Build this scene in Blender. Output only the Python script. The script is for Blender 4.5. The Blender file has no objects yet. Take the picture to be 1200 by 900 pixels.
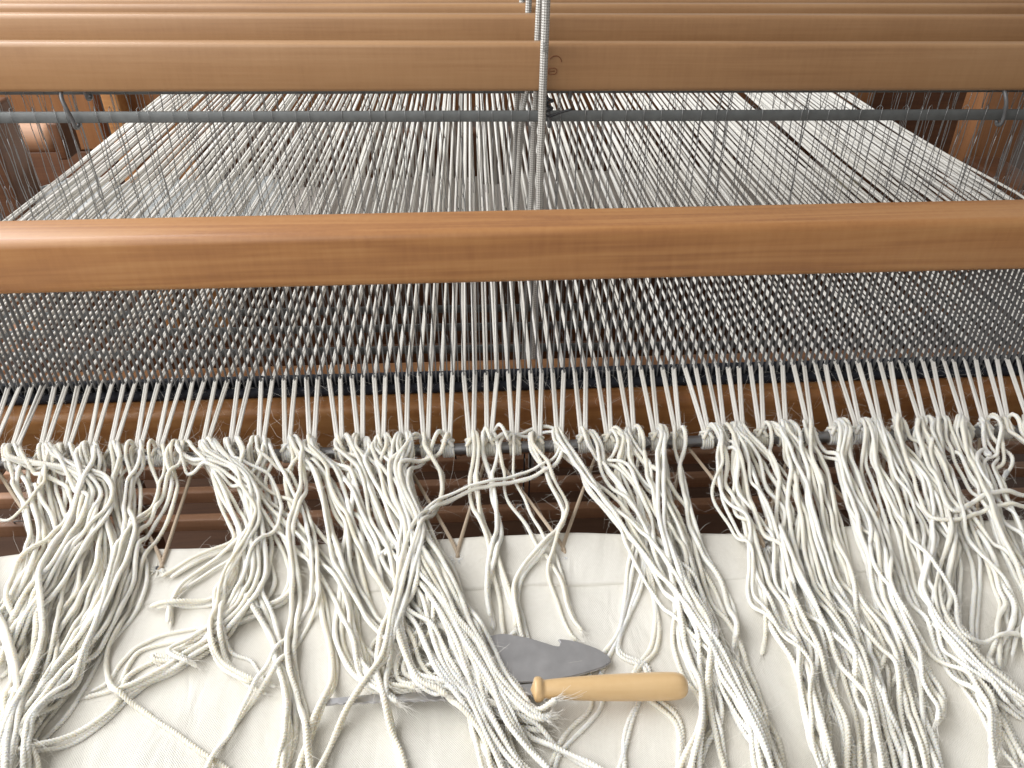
import bpy, math, random
import numpy as np
from mathutils import Vector, Matrix
random.seed(7); RNG = np.random.default_rng(7)
SC = bpy.context.scene
COL = SC.collection
PI = math.pi

# ------------------------------------------------------------------ camera, world, lamps, exposure
CAM_H = 1.25                       # eye height over the floor; x right, y away along the warp, z up
FPX = 924.0                        # focal length in pixels of the 1200 x 900 photograph
PITCH, YAW, ROLL = math.radians(34.3), math.radians(2.56), 0.004
fw = Vector((math.sin(YAW)*math.cos(PITCH), math.cos(YAW)*math.cos(PITCH), -math.sin(PITCH)))
rt = Vector((math.cos(YAW), -math.sin(YAW), 0))
up = rt.cross(fw)
rt, up = rt*math.cos(ROLL) - up*math.sin(ROLL), up*math.cos(ROLL) + rt*math.sin(ROLL)
CAMP = Vector((0, 0, CAM_H))
cd = bpy.data.cameras.new('camera'); cam = bpy.data.objects.new('camera', cd); COL.objects.link(cam)
cd.sensor_width = 36; cd.lens = 36*FPX/1200; cd.clip_start = .01; cd.clip_end = 60
M = Matrix((rt, up, -fw)).transposed().to_4x4(); M.translation = CAMP
cam.matrix_world = M
SC.camera = cam
W = bpy.data.worlds.new('World'); SC.world = W; W.use_nodes = True
bg = W.node_tree.nodes['Background']; bg.inputs[0].default_value = (1, .985, .96, 1); bg.inputs[1].default_value = .36

def area(name, loc, rot, sx, sy, power, col):
    l = bpy.data.lights.new(name, 'AREA'); l.shape = 'RECTANGLE'; l.size = sx; l.size_y = sy
    l.energy = power; l.color = col
    o = bpy.data.objects.new(name, l); COL.objects.link(o); o.location = loc; o.rotation_euler = rot
    return o
# two tall windows in the wall to the left of the loom
area('window_light', (-1.20, 1.00, 1.90), (0, -math.radians(62), 0), 1.5, 1.8, 48, (.96, .98, 1))
area('window_light', (-1.00, -.55, 1.90), (math.radians(28), -math.radians(48), 0), 1.6, 1.6, 23, (1, .985, .96))
SC.view_settings.view_transform = 'Standard'; SC.view_settings.look = 'None'
SC.view_settings.gamma = 1; SC.view_settings.exposure = 0.0
SC.cycles.max_bounces = 8; SC.cycles.diffuse_bounces = 4

# ------------------------------------------------------------------ measuring helpers
RT, UP, FW = (np.array(v) for v in (rt, up, fw))
def ray(px, py):
    px = np.asarray(px, float); py = np.asarray(py, float)
    return FW + ((px-600)/FPX)[..., None]*RT + ((450-py)/FPX)[..., None]*UP
def onz(px, py, z):                # photo pixel -> point at height z
    d = ray(px, py); t = (np.asarray(z)-CAM_H)/d[..., 2]
    return np.array([0, 0, CAM_H]) + d*t[..., None]
def ony(px, py, y):                # photo pixel -> point at distance y
    d = ray(px, py); t = y/d[..., 1]
    return np.array([0, 0, CAM_H]) + d*t[..., None]

Z_WARP = CAM_H-.345
Y_REED = .52
Z_ROD = CAM_H-.363
Z_CLOTH = CAM_H-.375
Y_ROD = float(onz(600, 524, Z_ROD)[1])
Y_EDGE = float(onz(600, 634, Z_CLOTH)[1])
XL = float(onz(13, 253, Z_WARP)[0]); XR = float(onz(1173, 228, Z_WARP)[0])
XC = (XL+XR)/2
BX0, BX1 = XC-.72, XC+.72          # span of the long bars

# ------------------------------------------------------------------ mesh helpers
def setp(o, label=None, cat=None, group=None, kind=None):
    if label: o['label'] = label
    if cat: o['category'] = cat
    if group: o['group'] = group
    if kind: o['kind'] = kind
    return o
def empty(name, loc=(0, 0, 0), label=None, cat=None, group=None):
    o = bpy.data.objects.new(name, None); COL.objects.link(o); o.location = loc
    o.empty_display_size = .02
    return setp(o, label, cat, group)
def mesh_np(name, V, F, mat, smooth=True, uv=None):
    """V (n,3), F list of int arrays of equal corner count blocks"""
    me = bpy.data.meshes.new(name)
    V = np.asarray(V, np.float32)
    me.vertices.add(len(V)); me.vertices.foreach_set('co', V.ravel())
    blocks = [np.asarray(f, np.int32) for f in F if len(f)]
    loops = np.concatenate([b.ravel() for b in blocks])
    tot = np.concatenate([np.full(len(b), b.shape[1], np.int32) for b in blocks])
    start = np.concatenate([[0], np.cumsum(tot)[:-1]]).astype(np.int32)
    me.loops.add(len(loops)); me.loops.foreach_set('vertex_index', loops)
    me.polygons.add(len(tot)); me.polygons.foreach_set('loop_start', start)
    try: me.polygons.foreach_set('loop_total', tot)
    except Exception: pass
    me.polygons.foreach_set('use_smooth', np.full(len(tot), smooth))
    if uv is not None:
        l = me.uv_layers.new(name='UVMap'); l.data.foreach_set('uv', np.asarray(uv, np.float32)[loops].ravel())
    me.update(calc_edges=True); me.validate()
    if mat: me.materials.append(mat)
    return me
def link(name, me, parent=None):
    o = bpy.data.objects.new(name, me); COL.objects.link(o)
    if parent: o.parent = parent
    return o
class MB:
    def __init__(s): s.v = []; s.q = []; s.t = []; s.n = 0
    def add(s, V, quads=(), tris=()):
        V = np.asarray(V, float)
        s.v.append(V)
        if len(quads): s.q.append(np.asarray(quads)+s.n)
        if len(tris): s.t.append(np.asarray(tris)+s.n)
        s.n += len(V)
    def mesh(s, name, mat, smooth=True):
        F = []
        if s.q: F.append(np.concatenate(s.q))
        if s.t: F.append(np.concatenate(s.t))
        return mesh_np(name, np.concatenate(s.v), F, mat, smooth)
    def build(s, name, mat, parent=None, smooth=True): return link(name, s.mesh(name, mat, smooth), parent)
def frames(P):
    T = np.gradient(P, axis=0); T /= np.linalg.norm(T, axis=1)[:, None]+1e-12
    n0 = np.cross(T[0], (0, 0, 1.)); 
    if np.linalg.norm(n0) < .1: n0 = np.cross(T[0], (1., 0, 0))
    n0 /= np.linalg.norm(n0)
    N = np.empty_like(P); N[0] = n0
    tl = T.tolist(); nx, ny, nz = n0.tolist()
    for i in range(1, len(P)):
        tx, ty, tz = tl[i]; d = nx*tx+ny*ty+nz*tz
        nx -= d*tx; ny -= d*ty; nz -= d*tz
        l = math.sqrt(nx*nx+ny*ny+nz*nz) or 1; nx /= l; ny /= l; nz /= l
        N[i] = (nx, ny, nz)
    return T, N, np.cross(T, N)
def arclen(P): return np.concatenate([[0], np.cumsum(np.linalg.norm(np.diff(P, axis=0), axis=1))])
def resample(P, step):
    P = np.asarray(P, float); s = arclen(P); n = max(3, int(s[-1]/step)+1)
    u = np.linspace(0, s[-1], n)
    return np.stack([np.interp(u, s, P[:, k]) for k in range(3)], 1)
def tube(P, r, sides=8, lobes=0, depth=.2, pitch=.0064, phase=0., caps=True):
    """swept tube; with lobes > 0 its section is a plied yarn that twists along the way"""
    P = np.asarray(P, float); n = len(P); T, N, B = frames(P); s = arclen(P)
    a = np.arange(sides)/sides*2*PI
    A = np.broadcast_to(a[None, :], (n, sides))
    if lobes: rr = 1-depth*.6+depth*1.2*(np.abs(np.cos(.5*lobes*(A-(s/pitch*2*PI)[:, None])))-.5)
    else: rr = np.ones((n, sides))
    R = np.broadcast_to(np.asarray(r, float), (n,))[:, None]*rr
    V = P[:, None, :]+(np.cos(A)*R)[..., None]*N[:, None, :]+(np.sin(A)*R)[..., None]*B[:, None, :]
    V = V.reshape(-1, 3)
    i = np.arange(n-1)[:, None]*sides; j = np.arange(sides)[None, :]; j2 = (j+1) % sides
    Q = np.stack([i+j, i+j2, i+sides+j2, i+sides+j], -1).reshape(-1, 4)
    Tr = np.zeros((0, 3), int)
    uv = np.stack([np.repeat(s, sides), np.tile(np.arange(sides)/sides, n)], 1)
    if caps:
        V = np.concatenate([V, P[:1]-T[:1]*R[0, 0]*.4, P[-1:]+T[-1:]*R[-1, 0]*.4]); c0, c1 = n*sides, n*sides+1
        uv = np.concatenate([uv, [[0, 0], [s[-1], 0]]])
        jj = np.arange(sides); j2 = (jj+1) % sides; e = (n-1)*sides
        Tr = np.concatenate([np.stack([np.full(sides, c0), j2, jj], 1), np.stack([np.full(sides, c1), e+jj, e+j2], 1)])
    return V, Q, Tr, uv
def tube_obj(name, P, r, mat, parent=None, **k):
    V, Q, Tr, uv = tube(P, r, **k)
    return link(name, mesh_np(name, V, [Q, Tr], mat, True, uv), parent)
def bar_mesh(name, size, bev, mat, seg=3):
    """bevelled board centred at origin"""
    import bmesh
    bm = bmesh.new(); bmesh.ops.create_cube(bm, size=1)
    bmesh.ops.scale(bm, vec=size, verts=bm.verts)
    if bev: bmesh.ops.bevel(bm, geom=list(bm.edges), offset=bev, segments=seg, profile=.5, affect='EDGES', clamp_overlap=True)
    me = bpy.data.meshes.new(name); bm.to_mesh(me); bm.free()
    me.materials.append(mat)
    me.polygons.foreach_set('use_smooth', [seg > 1]*len(me.polygons))
    try: me.set_sharp_from_angle(angle=math.radians(50))
    except Exception: pass
    return me
def board(name, lo, hi, bev, mat, parent=None, seg=3):
    lo, hi = np.array(lo, float), np.array(hi, float)
    o = link(name, bar_mesh(name, tuple(hi-lo), bev, mat, seg), parent); o.location = (lo+hi)/2
    return o
def noise1(n, wl, amp, step):
    """smooth 1-D noise of n samples spaced step, wavelength wl"""
    k = max(4, int(n*step/wl)+4); c = RNG.normal(0, amp, k)
    x = np.arange(n)*step/wl+RNG.random(); i = x.astype(int); f = x-i; f = f*f*(3-2*f)
    i = np.clip(i, 0, k-2)
    return c[i]*(1-f)+c[i+1]*f
def spline(pts, per=24):
    P = np.asarray(pts, float); P = np.concatenate([[2*P[0]-P[1]], P, [2*P[-1]-P[-2]]])
    out = []; t = np.linspace(0, 1, per, endpoint=False)[:, None]
    for i in range(1, len(P)-2):
        a, b, c, d = P[i-1:i+3]
        out.append(.5*((2*b)+(c-a)*t+(2*a-5*b+4*c-d)*t*t+(3*b-a-3*c+d)*t**3))
    out.append(P[-2:-1])
    return np.concatenate(out)

# ------------------------------------------------------------------ materials
def newmat(name, rough=.5, metal=0., base=(.5, .5, .5)):
    m = bpy.data.materials.new(name); m.use_nodes = True; nt = m.node_tree; b = nt.nodes['Principled BSDF']
    b.inputs['Base Color'].default_value = (*base, 1); b.inputs['Roughness'].default_value = rough; b.inputs['Metallic'].default_value = metal
    return m, nt, b
def N(nt, t, **k):
    n = nt.nodes.new(t)
    for a, v in k.items():
        if a in n.inputs.keys(): n.inputs[a].default_value = v
        else: setattr(n, a, v)
    return n
def ramp(nt, stops):
    r = nt.nodes.new('ShaderNodeValToRGB'); e = r.color_ramp.elements
    e[0].position, e[0].color = stops[0][0], (*stops[0][1], 1); e[1].position, e[1].color = stops[-1][0], (*stops[-1][1], 1)
    for p, c in stops[1:-1]:
        x = e.new(p); x.color = (*c, 1)
    return r
def math_(nt, op, a, b=None):
    n = nt.nodes.new('ShaderNodeMath'); n.operation = op
    for i, v in enumerate((a, b)):
        if v is None: continue
        if isinstance(v, (int, float)): n.inputs[i].default_value = v
        else: nt.links.new(v, n.inputs[i])
    return n.outputs[0]
def bump(nt, b, h, strength, dist):
    n = nt.nodes.new('ShaderNodeBump'); n.inputs['Strength'].default_value = strength; n.inputs['Distance'].default_value = dist
    nt.links.new(h, n.inputs['Height']); nt.links.new(n.outputs[0], b.inputs['Normal'])
def wood(name, dark, mid, light, rough=.46, coat=.35, axis=0, ring=1.0):
    m, nt, b = newmat(name, rough)
    tc = N(nt, 'ShaderNodeTexCoord'); oi = N(nt, 'ShaderNodeObjectInfo')
    off = nt.nodes.new('ShaderNodeVectorMath'); off.operation = 'SCALE'; off.inputs[0].default_value = (3.1, 1.7, 2.3)
    nt.links.new(oi.outputs['Random'], off.inputs['Scale'])
    add = nt.nodes.new('ShaderNodeVectorMath'); add.operation = 'ADD'
    nt.links.new(tc.outputs['Object'], add.inputs[0]); nt.links.new(off.outputs[0], add.inputs[1])
    sc = [26., 26., 26.]; sc[axis] = 1.3
    mp = N(nt, 'ShaderNodeMapping'); mp.inputs['Scale'].default_value = sc; nt.links.new(add.outputs[0], mp.inputs[0])
    n1 = N(nt, 'ShaderNodeTexNoise', Scale=1.0, Detail=4., Roughness=.55, Distortion=.6); nt.links.new(mp.outputs[0], n1.inputs['Vector'])
    # cathedral figure: rings of a slightly tilted log
    wv = math_(nt, 'SINE', math_(nt, 'MULTIPLY', n1.outputs['Fac'], 26.*ring))
    sc2 = [420., 420., 420.]; sc2[axis] = 9.
    mp2 = N(nt, 'ShaderNodeMapping'); mp2.inputs['Scale'].default_value = sc2; nt.links.new(add.outputs[0], mp2.inputs[0])
    n2 = N(nt, 'ShaderNodeTexNoise', Scale=1.0, Detail=3.); nt.links.new(mp2.outputs[0], n2.inputs['Vector'])
    n3 = N(nt, 'ShaderNodeTexNoise', Scale=5.0, Detail=3.); nt.links.new(add.outputs[0], n3.inputs['Vector'])
    f = math_(nt, 'ADD', math_(nt, 'MULTIPLY', wv, .065*ring**1.3), math_(nt, 'MULTIPLY', n2.outputs['Fac'], .35))
    f = math_(nt, 'ADD', f, math_(nt, 'MULTIPLY', n3.outputs['Fac'], .65))
    # short cross flecks and pores
    sc4 = [260., 260., 260.]; sc4[(axis+2) % 3] = 40.
    mp4 = N(nt, 'ShaderNodeMapping'); mp4.inputs['Scale'].default_value = sc4; nt.links.new(add.outputs[0], mp4.inputs[0])
    n4 = N(nt, 'ShaderNodeTexNoise', Scale=1.0, Detail=2.); nt.links.new(mp4.outputs[0], n4.inputs['Vector'])
    f = math_(nt, 'ADD', f, math_(nt, 'MULTIPLY', math_(nt, 'SUBTRACT', n4.outputs['Fac'], .5), .22))
    r = ramp(nt, [(.25, dark), (.5, mid), (.78, light)]); nt.links.new(f, r.inputs[0]); nt.links.new(r.outputs[0], b.inputs['Base Color'])
    rr = math_(nt, 'ADD', math_(nt, 'MULTIPLY', n2.outputs['Fac'], .22), rough-.11); nt.links.new(rr, b.inputs['Roughness'])
    b.inputs['Coat Weight'].default_value = coat*.9; b.inputs['Coat Roughness'].default_value = .33
    b.inputs['Specular IOR Level'].default_value = .35
    bump(nt, b, n2.outputs['Fac'], .12, .0006)
    return m
M_BEECH = wood('honey_wood', (.29, .150, .066), (.36, .196, .090), (.41, .235, .114))
M_ALDER = wood('red_honey_wood', (.27, .112, .038), (.36, .162, .055), (.43, .215, .080), ring=1.5)
M_DARK = wood('dark_wood', (.075, .028, .012), (.12, .048, .02), (.17, .072, .03), rough=.5, coat=.1)
M_FRAME = wood('frame_wood', (.20, .085, .034), (.28, .125, .052), (.34, .165, .072), rough=.45, coat=.2, axis=2)
M_SLAT = wood('slat_wood', (.27, .135, .07), (.36, .19, .105), (.43, .24, .145), rough=.5, coat=.1)

def yarn_mat(name, col, helix=False, plies=4, pitch=.0064, shade=.1, sss=0.):
    m, nt, b = newmat(name, .92, 0, col)
    b.inputs['Sheen Weight'].default_value = .25; b.inputs['Sheen Roughness'].default_value = .5
    b.inputs['Specular IOR Level'].default_value = .12
    b.inputs['Subsurface Weight'].default_value = sss; b.inputs['Subsurface Radius'].default_value = (1, .85, .62); b.inputs['Subsurface Scale'].default_value = .003
    tc = N(nt, 'ShaderNodeTexCoord'); oi = N(nt, 'ShaderNodeObjectInfo')
    n = N(nt, 'ShaderNodeTexNoise', Scale=60., Detail=3.); nt.links.new(tc.outputs['Object'], n.inputs['Vector'])
    f = math_(nt, 'ADD', math_(nt, 'MULTIPLY', n.outputs['Fac'], .6), math_(nt, 'MULTIPLY', oi.outputs['Random'], .5))
    lo = tuple(c*(1-shade*k) for c, k in zip(col, (1, 1.15, 1.5)))
    r = ramp(nt, [(.2, lo), (.75, col)]); nt.links.new(f, r.inputs[0]); nt.links.new(r.outputs[0], b.inputs['Base Color'])
    sep = N(nt, 'ShaderNodeSeparateXYZ'); nt.links.new(tc.outputs['UV'], sep.inputs[0])
    # fine fibres that run round the ply with the twist
    ph = math_(nt, 'SUBTRACT', sep.outputs['Y'], math_(nt, 'DIVIDE', sep.outputs['X'], pitch if helix else -pitch*.6))
    s = math_(nt, 'ABSOLUTE', math_(nt, 'COSINE', math_(nt, 'MULTIPLY', ph, plies*PI if helix else 14*PI)))
    n2 = N(nt, 'ShaderNodeTexNoise', Scale=2200., Detail=2.); nt.links.new(tc.outputs['Object'], n2.inputs['Vector'])
    h = math_(nt, 'ADD', math_(nt, 'MULTIPLY', s, 1. if helix else .25), math_(nt, 'MULTIPLY', n2.outputs['Fac'], .5))
    bump(nt, b, h, .55 if helix else .5, .0006 if helix else .0003)
    return m
M_YARN = yarn_mat('wool_yarn', (.905, .872, .79), helix=True, plies=3, pitch=.0052, sss=.7, shade=.17)
M_WARP = yarn_mat('warp_yarn', (.88, .855, .80), helix=True, plies=3, pitch=.0056)
M_FUZZ, _, _b = newmat('wool_fuzz', .9, 0, (.82, .79, .73))
M_LACE = yarn_mat('lacing_cord', (.50, .40, .30), helix=True, plies=3, pitch=.007)
def braid_mat():
    m, nt, b = newmat('braided_cord', .6, 0, (.66, .65, .62))
    tc = N(nt, 'ShaderNodeTexCoord'); sep = N(nt, 'ShaderNodeSeparateXYZ'); nt.links.new(tc.outputs['UV'], sep.inputs[0])
    u = math_(nt, 'DIVIDE', sep.outputs['X'], .022)
    a = math_(nt, 'SINE', math_(nt, 'MULTIPLY', math_(nt, 'ADD', u, sep.outputs['Y']), 10*PI))
    c = math_(nt, 'SINE', math_(nt, 'MULTIPLY', math_(nt, 'SUBTRACT', u, sep.outputs['Y']), 10*PI))
    h = math_(nt, 'MULTIPLY', a, c); h = math_(nt, 'ADD', math_(nt, 'MULTIPLY', h, .5), .5)
    r = ramp(nt, [(.1, (.22, .21, .19)), (.6, (.62, .60, .56))]); nt.links.new(h, r.inputs[0]); nt.links.new(r.outputs[0], b.inputs['Base Color'])
    bump(nt, b, h, .8, .0008)
    return m
M_BRAID = braid_mat()
def metal(name, col, rough, metallic=.85, nz=.15):
    m, nt, b = newmat(name, rough, metallic, col)
    tc = N(nt, 'ShaderNodeTexCoord'); n = N(nt, 'ShaderNodeTexNoise', Scale=90., Detail=5., Roughness=.65); nt.links.new(tc.outputs['Object'], n.inputs['Vector'])
    r = ramp(nt, [(.3, tuple(c*(1-nz*2) for c in col)), (.7, col)]); nt.links.new(n.outputs['Fac'], r.inputs[0]); nt.links.new(r.outputs[0], b.inputs['Base Color'])
    nt.links.new(math_(nt, 'ADD', math_(nt, 'MULTIPLY', n.outputs['Fac'], .3), rough-.15), b.inputs['Roughness'])
    bump(nt, b, n.outputs['Fac'], .05, .0004)
    return m
M_ZINC = metal('grey_steel', (.17, .18, .18), .6, .2)
M_WIRE = metal('heddle_wire', (.34, .34, .34), .42, .7)
M_DARKWIRE = metal('dark_steel', (.06, .06, .065), .45, .6)
M_REED = metal('reed_steel', (.20, .20, .205), .5, .5)
M_ROD = metal('rod_steel', (.32, .32, .33), .36, .85)
M_BLADE = metal('blade_steel', (.56, .55, .555), .32, .8, .06)
M_NAVY, _nt, _b = newmat('navy_cord', .75, 0, (.008, .010, .018))
def canvas_mat():
    m, nt, b = newmat('cream_canvas', .9, 0, (.78, .745, .66))
    b.inputs['Specular IOR Level'].default_value = .15
    tc = N(nt, 'ShaderNodeTexCoord'); sep = N(nt, 'ShaderNodeSeparateXYZ'); nt.links.new(tc.outputs['Object'], sep.inputs[0])
    n0 = N(nt, 'ShaderNodeTexNoise', Scale=300., Detail=2.); nt.links.new(tc.outputs['Object'], n0.inputs['Vector'])
    wob = math_(nt, 'MULTIPLY', n0.outputs['Fac'], 2.2)
    sx = math_(nt, 'SINE', math_(nt, 'ADD', math_(nt, 'MULTIPLY', sep.outputs['X'], 2*PI/.0012), wob))
    sy = math_(nt, 'SINE', math_(nt, 'ADD', math_(nt, 'MULTIPLY', sep.outputs['Y'], 2*PI/.0013), wob))
    h = math_(nt, 'MULTIPLY', sx, sy)
    n1 = N(nt, 'ShaderNodeTexNoise', Scale=9., Detail=5., Roughness=.6); nt.links.new(tc.outputs['Object'], n1.inputs['Vector'])
    n2 = N(nt, 'ShaderNodeTexNoise', Scale=420., Detail=2.); nt.links.new(tc.outputs['Object'], n2.inputs['Vector'])
    r = ramp(nt, [(.3, (.66, .63, .565)), (.65, (.76, .735, .675))])
    nt.links.new(math_(nt, 'ADD', math_(nt, 'MULTIPLY', n1.outputs['Fac'], .8), math_(nt, 'MULTIPLY', n2.outputs['Fac'], .2)), r.inputs[0])
    # a few dark flecks of seed husk in the unbleached cotton
    vo = N(nt, 'ShaderNodeTexVoronoi', Scale=38.); nt.links.new(tc.outputs['Object'], vo.inputs['Vector'])
    fl = math_(nt, 'LESS_THAN', vo.outputs['Distance'], .028)
    mx = N(nt, 'ShaderNodeMix', data_type='RGBA'); nt.links.new(math_(nt, 'MULTIPLY', fl, .6), mx.inputs[0]); nt.links.new(r.outputs[0], mx.inputs[6]); mx.inputs[7].default_value = (.30, .2, .11, 1)
    nt.links.new(mx.outputs[2], b.inputs['Base Color'])
    hh = math_(nt, 'ADD', h, math_(nt, 'MULTIPLY', n2.outputs['Fac'], 1.2))
    mp = N(nt, 'ShaderNodeMapping'); mp.inputs['Scale'].default_value = (34, 14, 14); mp.inputs['Rotation'].default_value = (0, 0, .5); nt.links.new(tc.outputs['Object'], mp.inputs[0])
    n5 = N(nt, 'ShaderNodeTexNoise', Scale=1., Detail=3., Distortion=1.2); nt.links.new(mp.outputs[0], n5.inputs['Vector'])
    cr = nt.nodes.new('ShaderNodeBump'); cr.inputs['Strength'].default_value = .35; cr.inputs['Distance'].default_value = .006
    nt.links.new(n5.outputs['Fac'], cr.inputs['Height'])
    bp = nt.nodes.new('ShaderNodeBump'); bp.inputs['Strength'].default_value = .4; bp.inputs['Distance'].default_value = .0004
    nt.links.new(hh, bp.inputs['Height']); nt.links.new(cr.outputs[0], bp.inputs['Normal']); nt.links.new(bp.outputs[0], b.inputs['Normal'])
    return m
M_CANVAS = canvas_mat()
M_SEAM, _, _b = newmat('seam_thread', .9, 0, (.42, .36, .27))
def paper_mat():
    m, nt, b = newmat('paper_sheet', .7, 0, (.74, .78, .80))
    tc = N(nt, 'ShaderNodeTexCoord'); n = N(nt, 'ShaderNodeTexNoise', Scale=12., Detail=4.); nt.links.new(tc.outputs['Object'], n.inputs['Vector'])
    r = ramp(nt, [(.3, (.72, .77, .80)), (.7, (.85, .88, .89))]); nt.links.new(n.outputs['Fac'], r.inputs[0]); nt.links.new(r.outputs[0], b.inputs['Base Color'])
    bump(nt, b, n.outputs['Fac'], .3, .01)
    return m
M_PAPER = paper_mat()
M_KRAFT, _, _b = newmat('kraft_paper', .85, 0, (.50, .46, .42))
M_STAMP, _, _b = newmat('burnt_stamp', .7, 0, (.20, .075, .028))
M_TAG, _, _b = newmat('card', .8, 0, (.50, .46, .34))
M_HANDLE = wood('handle_wood', (.56, .36, .17), (.62, .42, .21), (.67, .465, .25), rough=.36, coat=.6)
M_FLOOR = wood('floor_wood', (.05, .023, .012), (.075, .035, .018), (.10, .05, .027), rough=.5, coat=.1)

# ------------------------------------------------------------------ the setting
fl = MB(); fl.add([(-5, -4, 0), (5, -4, 0), (5, 7, 0), (-5, 7, 0)], [(0, 1, 2, 3)])
setp(fl.build('floor', M_FLOOR, None, False), kind='structure')

# ------------------------------------------------------------------ loom frame
fr = empty('loom_frame', (XC, 1.0, 0), 'brown wooden loom frame with upright posts beside and behind the warp', 'loom frame')
def fpart(name, lo, hi, bev, mat):
    o = board(name, lo, hi, bev, mat); o.parent = fr; o.location = Vector(o.location)-fr.location; return o
def px_x(px, py, y): return float(ony(px, py, y)[0])
def px_z(px, py, y): return float(ony(px, py, y)[2])
# right rear post and block
y = 1.28
fpart('post', (px_x(1138, 170, y), y, 0), (px_x(1192, 170, y), y+.06, 1.35), .004, M_FRAME)
y = 1.12
fpart('side_rail', (px_x(1182, 210, y), .1, .80), (px_x(1182, 210, y)+.06, 1.25, px_z(1185, 215, y)), .006, M_DARK)
y = 1.66
fpart('panel', (px_x(985, 150, y), y, .1), (px_x(1180, 150, y), y+.03, 1.35), .004, M_DARK)
# left rear upright boards
y = 1.50
zj = px_z(60, 177, y)
fpart('panel', (px_x(-60, 130, y), y, zj), (px_x(113, 130, y), y+.03, 1.35), .004, M_FRAME)
fpart('panel', (px_x(-60, 130, y), y+.004, .1), (px_x(113, 130, y), y+.034, zj-.002), .004, M_DARK)
y = 1.46
fpart('post', (px_x(122, 130, y), y, .1), (px_x(142, 130, y), y+.05, 1.35), .004, M_ALDER)
fpart('panel', (px_x(150, 130, 1.53), 1.53, .1), (px_x(215, 130, 1.53), 1.56, 1.35), .004, M_ALDER)
y = .96
fpart('post', (px_x(-62, 190, y), y, 0), (px_x(5, 190, y), y+.06, 1.0), .004, M_DARK)
fpart('side_rail', (px_x(-62, 190, y), .1, .62), (px_x(-62, 190, y)+.05, 1.9, .72), .006, M_FRAME)
# short round roller end at the far left
y = 1.22
a, b_ = ony(4, 160, y), ony(66, 160, y)
P = np.linspace(a, b_, 8)
tube_obj('roller', P-np.array(fr.location), .023, M_SLAT, fr, sides=24)
fpart('roller_block', (b_[0]+.001, y-.02, b_[2]-.03), (b_[0]+.018, y+.03, b_[2]+.026), .004, M_DARK)
# rear cross members
fpart('back_beam', (BX0, 1.52, Z_WARP-.075), (BX1, 1.60, Z_WARP-.0035), .012, M_FRAME)
fpart('crossbar', (BX0, 1.72, .10), (BX1, 1.76, .74), .006, M_DARK)
# breast beam under the cloth and the bars that carry it
Y_BB0, Y_BB1 = .05, .17
fpart('breast_beam', (BX0, Y_BB0, Z_CLOTH-.09), (BX1, Y_BB1, Z_CLOTH-.004), .015, M_FRAME)
fpart('support_bar', (BX0, .235, Z_CLOTH-.055), (BX1, .305, Z_CLOTH-.0045), .004, M_FRAME)
for x in (BX0-.05, BX1):
    fpart('post', (x, .06, 0), (x+.05, .16, Z_CLOTH-.01), .006, M_FRAME)

# ------------------------------------------------------------------ warp beam with its paper-lined winding
wb = empty('warp_beam', (XC, 1.45, CAM_H-.63), 'warp beam wound with brown paper, low behind the shafts under the warp', 'warp beam')
RB = .095
n = 40; xs = np.linspace(XL-.03-XC, XR-.06-XC, 90)
Pw = np.stack([xs, np.zeros_like(xs), np.zeros_like(xs)], 1)
V, Q, T_, uv = tube(Pw, RB+.0012*np.sin(xs*60)+.0008*np.sin(xs*173), sides=48)
link('paper_wrap', mesh_np('paper_wrap', V, [Q, T_], M_KRAFT, True, uv), wb)
tube_obj('axle', [(-.74, 0, 0), (0, 0, 0), (.74, 0, 0)], .035, M_FRAME, wb, sides=24)
def sheet(px0, px1, py, label, mat, jag, corr=0):
    """thin sheet sloping forward under the warp, its far edge torn"""
    a = onz(px0, py, CAM_H-.362); b = onz(px1, py-.036*0, CAM_H-.362)
    y1 = a[1]; nx, ny = 60, 14; V = []
    for i in range(ny):
        t = i/(ny-1)
        for j in range(nx):
            u = j/(nx-1); x = a[0]+(b[0]-a[0])*u
            e = (noise_t(u*9+px0)*jag) if i == ny-1 else 0
            V.append((x, .925+(y1-.925)*t+e, CAM_H-.402+.040*t+.0018*math.sin(u*14+t*5)+corr*math.sin(t*34)))
    Qd = [(i*nx+j, i*nx+j+1, (i+1)*nx+j+1, (i+1)*nx+j) for i in range(ny-1) for j in range(nx-1)]
    V = np.array(V); o3 = V.mean(0)
    o = link('paper_sheet', mesh_np('paper_sheet', V-o3, [Qd], mat)); o.location = o3
    mo = o.modifiers.new('thick', 'SOLIDIFY'); mo.thickness = .0006
    setp(o, label, 'paper', 'sheets under the warp')
def noise_t(v): return math.sin(v*2.1)+.6*math.sin(v*5.3+1)+.5*math.sin(v*11.7+2)
sheet(38, 335, 214, 'bright bluish white paper with torn edge under the left of the warp', M_PAPER, .011)
sheet(378, 560, 211, 'pale ribbed paper strip under the warp left of the cords', M_KRAFT, .002, .0012)
sheet(585, 985, 203, 'dull grey brown paper under the warp right of the cords', M_KRAFT, .003)

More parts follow.
